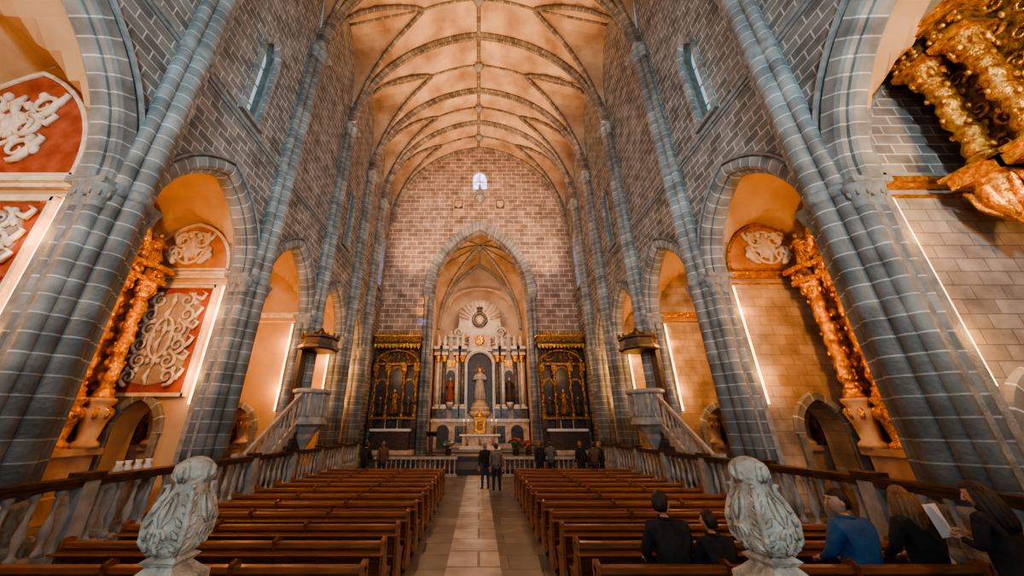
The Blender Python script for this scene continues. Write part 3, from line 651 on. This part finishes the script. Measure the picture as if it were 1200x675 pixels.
# ------------------------------------------------------------------ pulpits
def pulpit():
    mb=MB(); w='rail_marble'; w2='stucco_dark'
    c=-.9
    mb.lathe(c,0,[(.08,1.7),(.16,1.85),(.3,2.1),(.34,2.25),(.55,2.5),(.72,2.6),(.72,2.72)],w,8,False,rot=pi/8)
    mb.lathe(c,0,[(.66,2.72),(.66,2.85)],w,8,False,rot=pi/8)
    mb.lathe(c,0,[(.60,2.8),(.60,3.75)],w2,8,False,rot=pi/8)
    for k in range(8):
        a=pi/8+k*pi/4; mb.lathe(c+.62*math.cos(a),.62*math.sin(a),[(.07,2.85),(.045,2.95),(.06,3.2),(.04,3.6),(.07,3.7)],w,8)
        for q in (.33,.66):
            a2=a+pi/4; X=c+.62*(math.cos(a)*(1-q)+math.cos(a2)*q); Yy=.62*(math.sin(a)*(1-q)+math.sin(a2)*q)
            mb.lathe(X,Yy,[(.04,2.85),(.03,2.95),(.05,3.2),(.025,3.5),(.045,3.7)],w,6)
    mb.lathe(c,0,[(.7,3.72),(.74,3.78),(.74,3.86),(.68,3.9)],w,8,False,rot=pi/8)
    mb.lathe(c+.05,0,[(.72,5.45),(.8,5.5),(.8,5.62),(.72,5.66),(.70,5.9),(.78,5.95),(.78,6.02),(.5,6.12),(.12,6.3),(.05,6.45)],'dark_wood',8,False,rot=pi/8)
    for k in range(16):
        a=k*pi/8; mb.ell((c+.05+.74*math.cos(a),.74*math.sin(a),6.08),(.05,.05,.1),'gilding_dark',6,4)
    mb.box(-.35,-.18,-.35,.35,2.75,5.9,'dark_wood')
    n=10
    for k in range(n):
        y=-.55-k*.3; z=2.7-(k+1)*.24
        mb.box(-.75,-.15,y-.3,y,max(.5,z-.35),max(.55,z),w)
    x=-.78
    mb.prism([(-.5,3.65),(-.5,3.8),(-3.5,1.65),(-3.5,1.5)],lambda a,b,d:(x+d,a,b),-.05,.05,w2)
    for k in range(11):
        y=-.6-k*.27; zt=3.65-(k*.27+.1)*.70; mb.box(x-.03,x+.03,y-.03,y+.03,zt-.95,zt,w)
    mb.prism([(-.5,2.4),(-.5,2.75),(-3.5,.7),(-3.5,.5)],lambda a,b,d:(x+d,a,b),-.05,.05,w)
    mb.box(x-.1,x+.1,-3.7,-3.48,.5,1.8,w)
    return mb.build('stone_pulpit')
pu=pulpit(); pu.location=(7.6,14.3,0)
me=pu.data.copy()
for v in me.vertices: v.co.x=-v.co.x
me.flip_normals(); place('stone_pulpit',me,(-7.6,14.3,0))
# ------------------------------------------------------------------ balustrades
def balu(side):
    mb=MB(); w='rail_marble'; x=side*6.68
    mb.box(x-.15,x+.15,2.0,20.6,.5,.68,'stone_trim')
    mb.box(x-.12,x+.12,2.0,20.6,1.58,1.66,'dark_wood'); mb.box(x-.15,x+.15,2.0,20.6,1.66,1.72,'dark_wood')
    y=2.0
    while y<20.7:
        mb.box(x-.13,x+.13,y-.13,y+.13,.5,1.74,'rail_marble'); mb.box(x-.16,x+.16,y-.17,y+.17,1.72,1.79,'dark_wood')
        for k in range(1,7):
            yy=y+k*.33
            if yy<20.5: mb.lathe(x,yy,[(.07,.68),(.07,.74),(.04,.78),(.035,.85),(.075,1.0),(.06,1.1),(.03,1.25),(.04,1.4),(.03,1.45),(.065,1.5),(.065,1.58)],w,8)
        y+=2.31
    mb.build('marble_balustrade')
balu(-1); balu(1)
mb=MB()
for a,b in ((-5.8,-1.2),(1.3,5.9)):
    mb.box(a,b,21.0,21.2,0,.12,'rail_marble'); mb.box(a,b,20.95,21.25,.85,.97,'rail_marble')
    k=a+.15
    while k<b: mb.lathe(k,21.1,[(.06,.12),(.03,.22),(.065,.4),(.03,.65),(.06,.85)],'rail_marble',8); k+=.27
mb.build('communion_rail')
# ------------------------------------------------------------------ pews
def pew(w):
    mb=MB(); a='pew_wood'; b='pew_wood_light'; h=w/2
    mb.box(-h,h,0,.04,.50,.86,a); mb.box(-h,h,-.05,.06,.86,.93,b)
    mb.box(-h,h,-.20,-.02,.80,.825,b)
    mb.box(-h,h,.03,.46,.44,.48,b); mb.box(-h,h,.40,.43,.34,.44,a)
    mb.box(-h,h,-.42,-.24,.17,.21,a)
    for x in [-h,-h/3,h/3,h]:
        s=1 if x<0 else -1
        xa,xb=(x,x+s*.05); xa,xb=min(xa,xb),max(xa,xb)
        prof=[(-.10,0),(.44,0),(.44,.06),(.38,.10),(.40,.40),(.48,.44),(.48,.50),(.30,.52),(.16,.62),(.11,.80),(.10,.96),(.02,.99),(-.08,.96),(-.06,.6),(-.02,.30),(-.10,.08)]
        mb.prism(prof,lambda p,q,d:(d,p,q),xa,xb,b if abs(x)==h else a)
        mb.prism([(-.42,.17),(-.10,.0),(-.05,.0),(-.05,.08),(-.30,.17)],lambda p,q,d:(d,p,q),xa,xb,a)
    return mb
WL=4.75
pw=pew(WL).build('church_pew',(1.42+WL/2,4.2,0),0,.008)
for i in range(13):
    for sd in (1,-1):
        if i==0 and sd==1: continue
        y=4.2+.95*i
        xx=(1.42+WL/2) if sd==1 else -(1.38+WL/2)
        place('church_pew',pw.data,(xx,y,0),0,.008)
# ------------------------------------------------------------------ foreground newels
def newel():
    mb=MB(); m='newel_stone'
    mb.M=Matrix.Diagonal((.82,.82,1,1))
    mb.box(-.17,.17,-.17,.17,0,.25,m); mb.box(-.13,.13,-.13,.13,.25,1.72,m)
    for e in (-1,1):
        mb.box(e*.135-.005,e*.135+.005,-.08,.08,.45,1.5,m); mb.box(-.08,.08,e*.135-.005,e*.135+.005,.45,1.5,m)
    mb.lathe(0,0,[(.18,1.68),(.235,1.73),(.235,1.78),(.17,1.81),(.12,1.84),(.16,1.865),(.11,1.885)],m,4,False,rot=pi/4)
    LP=[(.08,1.87),(.12,1.90),(.162,1.95),(.174,2.01),(.160,2.08),(.125,2.14),(.095,2.185),(.088,2.21),(.112,2.24),(.118,2.275),(.10,2.31),(.06,2.335),(.02,2.345)]
    mb.lathe(0,0,LP,m,24)
    def rad(q):
        for (r0,z0),(r1,z1) in zip(LP,LP[1:]):
            if z0<=q<=z1: return r0+(r1-r0)*(q-z0)/(z1-z0)
        return .05
    def W3(an,q,off=0): r=rad(q)+off; return (math.cos(an)*r,math.sin(an)*r,q)
    for k in range(4):
        a=pi/4+k*pi/2; b=a+pi/4
        # corner acanthus: midrib, lobes, curled tip
        mb.tube([W3(a,1.89,.01),W3(a,1.96,.012),W3(a,2.04,.014),W3(a,2.11,.012),W3(a,2.17,.012),W3(a,2.205,.03),W3(a,2.20,.052)],[.012,.020,.022,.018,.016,.016,.008],m,7)
        for e in (-1,1):
            for z in (1.93,1.985,2.04,2.095,2.14):
                s=1 if z<2.05 else .75
                mb.tube([W3(a+e*.05,z-.02,.006),W3(a+e*.22*s,z,.012),W3(a+e*.36*s,z+.028,.006)],[.008,.015*s,.004],m,5)
            # paired C-scrolls on each face
            mb.tube([W3(b+e*(.08+.20*math.cos(t)),1.975+.042*math.sin(t),.006) if True else 0 for t in [j*.55 for j in range(11)]],[.012-.0008*j for j in range(11)],m,5)
            mb.tube([W3(b+e*.05,2.02,.006),W3(b+e*.26,2.07,.010),W3(b+e*.24,2.13,.008),W3(b+e*.05,2.175,.006)],[.007,.012,.011,.006],m,5)
            mb.tube([W3(b+e*.1,2.215,.0),W3(b+e*.35,2.245,.006),W3(b+e*.3,2.29,.004),W3(b+e*.1,2.32,.0)],[.006,.013,.012,.006],m,5)
        mb.tube([W3(b,1.90,.004),W3(b,1.93,.012),W3(b,1.96,.006)],[.008,.014,.005],m,6)
        mb.tube([W3(b,2.04,.004),W3(b,2.09,.014),W3(b,2.15,.008)],[.008,.018,.005],m,6)
        mb.tube([W3(b,2.225,.002),W3(b,2.265,.010),W3(b,2.30,.018)],[.012,.022,.012],m,6)
    mb.M=Matrix.Identity(4)
    return mb.build('carved_stone_newel',(-1.62,2.2,0))
nw=newel(); place('carved_stone_newel',nw.data,(1.54,2.2,0),.15)
# ------------------------------------------------------------------ people
def head(mb,c,yaw,s,hair,longhair=False,pitch=0):
    M0=mb.M.copy(); mb.M=M0@Matrix.Translation(c)@Matrix.Rotation(yaw,4,'Z')@Matrix.Rotation(pitch,4,'X')@Matrix.Scale(s,4)
    vs=[];fs=[];seg=16;rings=12
    for i in range(rings+1):
        t=pi*i/rings
        for k in range(seg):
            a=2*pi*k/seg; z=-math.cos(t); r=math.sin(t); x=r*math.cos(a)*.078; y=r*math.sin(a)*.096; zz=z*.118
            if z<0: x*=1+.28*z; y=y*(1+.12*z)+(-z)*.012
            vs.append((x,y,zz))
    for i in range(rings):
        for k in range(seg):
            k2=(k+1)%seg; fs.append((i*seg+k,i*seg+k2,(i+1)*seg+k2,(i+1)*seg+k))
    mb.add(vs,fs,'skin',None,True)
    mb.tube([(0,.088,.02),(0,.108,-.012),(0,.118,-.03),(0,.094,-.04)],[.009,.012,.016,.010],'skin',6)
    for e in (-1,1):
        mb.ell((e*.032,.082,.012),(.015,.010,.009),'linen',8,5); mb.ell((e*.032,.091,.012),(.006,.004,.007),'eye_dark',6,4)
        mb.tube([(e*.017,.092,.034),(e*.035,.092,.038),(e*.052,.082,.032)],.005,hair,5)
        mb.ell((e*.078,-.002,-.005),(.010,.018,.03),'skin',8,5)
    mb.tube([(-.022,.090,-.062),(0,.097,-.06),(.022,.090,-.062)],[.004,.007,.004],'lip',6)
    vs=[];fs=[]
    for i in range(rings+1):
        t=pi*i/rings
        for k in range(seg):
            a=2*pi*k/seg; z=-math.cos(t); r=math.sin(t); yy=math.sin(a)*r
            lim=.42 if yy>.2 else (-.1 if yy>-.2 else -.65)
            z2=max(z,lim); q=math.sqrt(max(0,1-z2*z2)) if z2>z else r
            sh=1.10 if z>=lim else .96
            vs.append((q*math.cos(a)*.078*sh,q*math.sin(a)*.098*sh-.006,z2*.118*sh+.006))
    for i in range(rings):
        for k in range(seg):
            k2=(k+1)%seg; fs.append((i*seg+k,i*seg+k2,(i+1)*seg+k2,(i+1)*seg+k))
    mb.add(vs,fs,hair,None,True)
    if longhair:
        for k in range(9):
            a=pi+pi*k/8; x=.078*math.cos(a); y=.085*math.sin(a)-.01
            mb.tube([(x*.8,y*.8,.06),(x*1.12,y*1.1,-.02),(x*1.25,y*1.15,-.14),(x*1.15,y*1.1,-.26),(x*.9,y,-.32)],[.03,.036,.038,.032,.012],hair,7)
    mb.M=M0
def person(name,loc,yaw,J,cols,s=1.0,headyaw=0,longhair=False,pitch=0,extra=None):
    order=['pelvis','spine','chest','neck','hb','lsh','lel','lwr','lpa','rsh','rel','rwr','rpa','lhip','lkn','lan','lto','rhip','rkn','ran','rto']
    rad=dict(pelvis=.155,spine=.14,chest=.165,neck=.06,hb=.05,lsh=.082,lel=.052,lwr=.034,lpa=.034,rsh=.082,rel=.052,rwr=.034,rpa=.034,lhip=.10,lkn=.068,lan=.045,lto=.038,rhip=.10,rkn=.068,ran=.045,rto=.038)
    E=[('pelvis','spine','top'),('spine','chest','top'),('chest','neck','top'),('neck','hb','skin'),
       ('chest','lsh','top'),('lsh','lel','top'),('lel','lwr','top'),('lwr','lpa','skin'),('chest','rsh','top'),('rsh','rel','top'),('rel','rwr','top'),('rwr','rpa','skin'),
       ('pelvis','lhip','legs'),('lhip','lkn','legs'),('lkn','lan','legs'),('lan','lto','shoe'),('pelvis','rhip','legs'),('rhip','rkn','legs'),('rkn','ran','legs'),('ran','rto','shoe')]
    me=bpy.data.meshes.new('tmp'); idx={n:i for i,n in enumerate(order)}
    me.from_pydata([J[n] for n in order],[(idx[a],idx[b]) for a,b,_ in E],[])
    ob=bpy.data.objects.new('tmp',me); COL.objects.link(ob)
    ob.modifiers.new('s','SKIN'); sub=ob.modifiers.new('u','SUBSURF'); sub.levels=2; sub.render_levels=2
    sv=me.skin_vertices[0].data
    for n in order: 
        k=rad[n]*(cols.get('bulk',1) if n in('pelvis','spine','chest','lsh','rsh','lel','rel') else 1)
        sv[idx[n]].radius=(k,k); sv[idx[n]].use_root=(n=='pelvis')
    dg=bpy.context.evaluated_depsgraph_get(); ev=ob.evaluated_get(dg); m2=ev.to_mesh()
    vs=[v.co.copy() for v in m2.vertices]; groups={}
    for p in m2.polygons:
        c=p.center; best=None;bd=9
        for a,b,l in E:
            A=Vector(J[a]);B=Vector(J[b]);d=B-A;t=max(0,min(1,(c-A).dot(d)/max(1e-6,d.length_squared))); q=(c-(A+d*t)).length/ (rad[a]*(1-t)+rad[b]*t)
            if q<bd: bd=q;best=l
        groups.setdefault(best,[]).append(tuple(p.vertices))
    ev.to_mesh_clear(); bpy.data.objects.remove(ob)
    mb=MB(); mb.v+=vs; mb.uv+=[(0,0)]*len(vs)
    for l,fl in groups.items():
        k=mb.mi(cols[l])
        for f in fl: mb.f.append(list(f)); mb.m.append(k); mb.sm.append(True)
    for sdn,e in (('l',-1),('r',1)):
        wr=Vector(J[sdn+'wr']);pa=Vector(J[sdn+'pa']); d=(pa-wr).normalized(); sidev=Vector((0,0,1)).cross(d)
        if sidev.length<.2: sidev=Vector((1,0,0))
        sidev.normalize(); dn=d.cross(sidev).normalized()
        if dn.z>0: dn=-dn
        for k,(L,o) in enumerate(((.072,-.03),(.082,-.010),(.076,.010),(.058,.030))):
            b=pa+sidev*o+d*.02; mb.tube([b,b+d*L*.45+dn*.006,b+d*L*.75+dn*.025,b+d*L*.9+dn*.045],[.010,.0095,.009,.006],'skin',6)
        b=wr+d*.03+sidev*.03*(-e); mb.tube([b,b+sidev*(-e)*.025+d*.025,b+sidev*(-e)*.03+d*.055+dn*.01],[.012,.011,.008],'skin',6)
    hb=Vector(J['hb']); head(mb,tuple(hb+Vector((0,.015,.095))),headyaw,1.08,cols['hair'],longhair,pitch)
    nk=Vector(J['neck']); mb.tube([(nk.x+.07*math.cos(k*pi/6),nk.y+.07*math.sin(k*pi/6),nk.z+.02) for k in range(13)],.022,cols['top'],6)
    if extra: extra(mb,J)
    o=mb.build(name,loc,yaw); o.scale=(s,s,s); return o
def sitJ(lean=0,arms=0):
    J=dict(pelvis=(0,0,.60),spine=(0,-.02+lean*.3,.78),chest=(0,-.02+lean*.8,1.0),neck=(0,lean,1.16),hb=(0,.02+lean*1.1,1.22),
     lsh=(-.185,-.02+lean*.9,1.09),lel=(-.25,.06+lean,.84),lwr=(-.15,.28,.72),lpa=(-.12,.36,.70),rsh=(.185,-.02+lean*.9,1.09),rel=(.25,.06+lean,.84),rwr=(.15,.28,.72),rpa=(.12,.36,.70),
     lhip=(-.1,.05,.57),lkn=(-.13,.44,.56),lan=(-.13,.42,.10),lto=(-.13,.56,.045),rhip=(.1,.05,.57),rkn=(.13,.44,.56),ran=(.13,.42,.10),rto=(.13,.56,.045))
    if arms: J.update(rel=(.27,.14,.90),rwr=(.14,.36,1.0),rpa=(.10,.42,1.04),lel=(-.27,.14,.90),lwr=(-.14,.36,1.0),lpa=(-.10,.42,1.04))
    return J
def standJ(a=0,step=.0):
    J=dict(pelvis=(0,0,.93),spine=(0,0,1.10),chest=(0,0,1.30),neck=(0,.0,1.46),hb=(0,.02,1.52),
     lsh=(-.18,0,1.39),lel=(-.24,-.03,1.12),lwr=(-.25,.05,.88),lpa=(-.25,.07,.79),rsh=(.18,0,1.39),rel=(.24,-.03,1.12),rwr=(.25,.05,.88),rpa=(.25,.07,.79),
     lhip=(-.09,0,.88),lkn=(-.11,.02+step,.49),lan=(-.12,step,.09),lto=(-.13,.14+step,.04),rhip=(.09,0,.88),rkn=(.11,.02-step,.49),ran=(.12,-step,.09),rto=(.13,.14-step,.04))
    if a: J.update(rwr=(.10,.24,1.16),rpa=(.06,.30,1.20),lwr=(-.10,.24,1.14),lpa=(-.06,.30,1.17),rel=(.25,.05,1.12),lel=(-.25,.05,1.12))
    return J
def C(top,legs,hair,bulk=1): return dict(top=top,legs=legs,skin='skin',shoe='shoe',hair=hair,bulk=bulk)
person('seated_man_dark_jacket',(2.5,5.42,0),0,sitJ(.0),C('cloth_black','cloth_black','hair_dark',1.15),1.16,headyaw=-.9)
person('seated_man_blue_jacket',(4.92,5.40,0),.15,sitJ(.0),C('cloth_blue','cloth_denim','hair_dark',1.18),1.18,headyaw=1.2)
person('seated_woman_brown_hair',(5.85,5.45,0),0,sitJ(.0),C('cloth_black','cloth_black','hair_brown'),1.2,headyaw=-.2,longhair=True)
person('seated_child_dark_jacket',(3.12,5.42,0),0,sitJ(.04),C('cloth_black','cloth_denim','hair_dark'),1.0,headyaw=.3)
def sheet(mb,J):
    mb.add([(-.25,.34,1.14),(.02,.37,1.14),(.02,.43,1.46),(-.25,.40,1.46)],[(0,1,2,3)],'paper')
person('standing_woman_reading',(6.05,4.75,0),.2,standJ(1),C('cloth_black','cloth_black','hair_dark'),1.08,headyaw=.2,longhair=True,pitch=-.25,extra=sheet)
person('standing_visitor_grey_coat',(.75,16.3,.0),0,standJ(0,.05),C('cloth_grey','cloth_black','hair_dark',1.15),1.06)
person('standing_visitor_dark_coat',(.28,16.7,.012),.3,standJ(0,.03),C('cloth_black','cloth_denim','hair_grey',1.15),1.05)
for i,(x,y,yw,c) in enumerate(((3.0,18.6,.4,'cloth_black'),(3.6,18.9,-.5,'cloth_grey'),(4.9,18.2,.2,'cloth_black'),(5.35,17.6,0,'cloth_brown'),(5.9,18.3,1.0,'cloth_black'),(-5.3,17.8,-.3,'cloth_black'),(-4.7,18.6,.6,'cloth_brown'))):
    person('standing_visitor',(x,y,0),yw,standJ(i%2,.03),C(c,'cloth_black','hair_dark' if i%2 else 'hair_brown',1.1),1.06)
# ------------------------------------------------------------------ lights
def spot(loc,tgt,e,col,ang,blend=.6,size=.15):
    L=bpy.data.lights.new('spot_light','SPOT'); L.energy=e; L.color=col; L.spot_size=math.radians(ang); L.spot_blend=blend; L.shadow_soft_size=size
    o=bpy.data.objects.new('spot_light',L); COL.objects.link(o); o.location=loc
    o.rotation_euler=(Vector(tgt)-Vector(loc)).to_track_quat('-Z','Y').to_euler(); return o
def point(loc,e,col,size=.1,nm='point_lamp'):
    L=bpy.data.lights.new(nm,'POINT'); L.energy=e; L.color=col; L.shadow_soft_size=size
    o=bpy.data.objects.new(nm,L); COL.objects.link(o); o.location=loc
warm=(1,.56,.28); cool=(.68,.89,1)
for i in range(2,7):
    c=(PIL[i]+PIL[i+1])/2
    for sd in (-1,1): spot((sd*6.9,c,12.2),(sd*-1.0,c,27),2500,warm,80,.9)
spot((5,2,12.2),(-1,2.5,27),2100,warm,95); spot((-5,2,12.2),(1,2.5,27),2100,warm,95)
for sd in (-1,1):  # added cool fill spots without fixtures, to tint near walls and shafts
    spot((sd*3,-4.5,9),(sd*7.5,8,10),3700,cool,85,.8,.6)
    spot((sd*-3,-4,4),(sd*7.5,9,4.5),900,cool,80,.8,.6)
    spot((sd*5.5,4,11.9),(-sd*7.5,13,14),2100,cool,80,.9,.4)
for sd in (-1,1): spot((sd*6.7,10.6,19.0),(sd*-1.2,24.8,18),4600,(1,.62,.44),78,1,.3)
point((-3.2,26.3,9),330,(1,.62,.34)); point((3.4,26.3,9),330,(1,.62,.34)); point((.1,28.5,13.5),420,(1,.52,.22)); point((.1,26.6,4),110,(1,.72,.48))
for sd in (-1,1): point((sd*5.8,22.4,6.0),70,(1,.55,.25))
for zz,en,cc,an in ((11.6,2600,(1,.40,.08),9),(10.7,3200,(1,.40,.08),9),(9.8,1800,(.25,.35,1),7)):  # added narrow spots imitate a coloured sunlight patch beside the chancel arch
    spot((-1.5,19.5,9+(zz-10)*.2),(-4.3,24.7,zz),en,cc,an,1,.02)
point((0,9.5,7.5),170,(1,.6,.38),.2); point((0,16,7.5),170,(1,.6,.38),.2)
spot((8.5,3.0,5.4),(10.0,4.6,9),600,(1,.62,.28),120,.8,.1)
# ------------------------------------------------------------------ world + camera
w=bpy.data.worlds.new('world'); S.world=w; w.use_nodes=True
bg=w.node_tree.nodes['Background']; bg.inputs[0].default_value=(.46,.60,.66,1); bg.inputs[1].default_value=.45
cam=bpy.data.cameras.new('camera'); co=bpy.data.objects.new('camera',cam); COL.objects.link(co)
cam.lens=12.0; cam.sensor_width=36; cam.shift_x=.0325; cam.clip_start=.05; cam.clip_end=200
co.location=(0,0,2.5); co.rotation_euler=(pi/2+math.atan(163/400),0,0)
S.camera=co
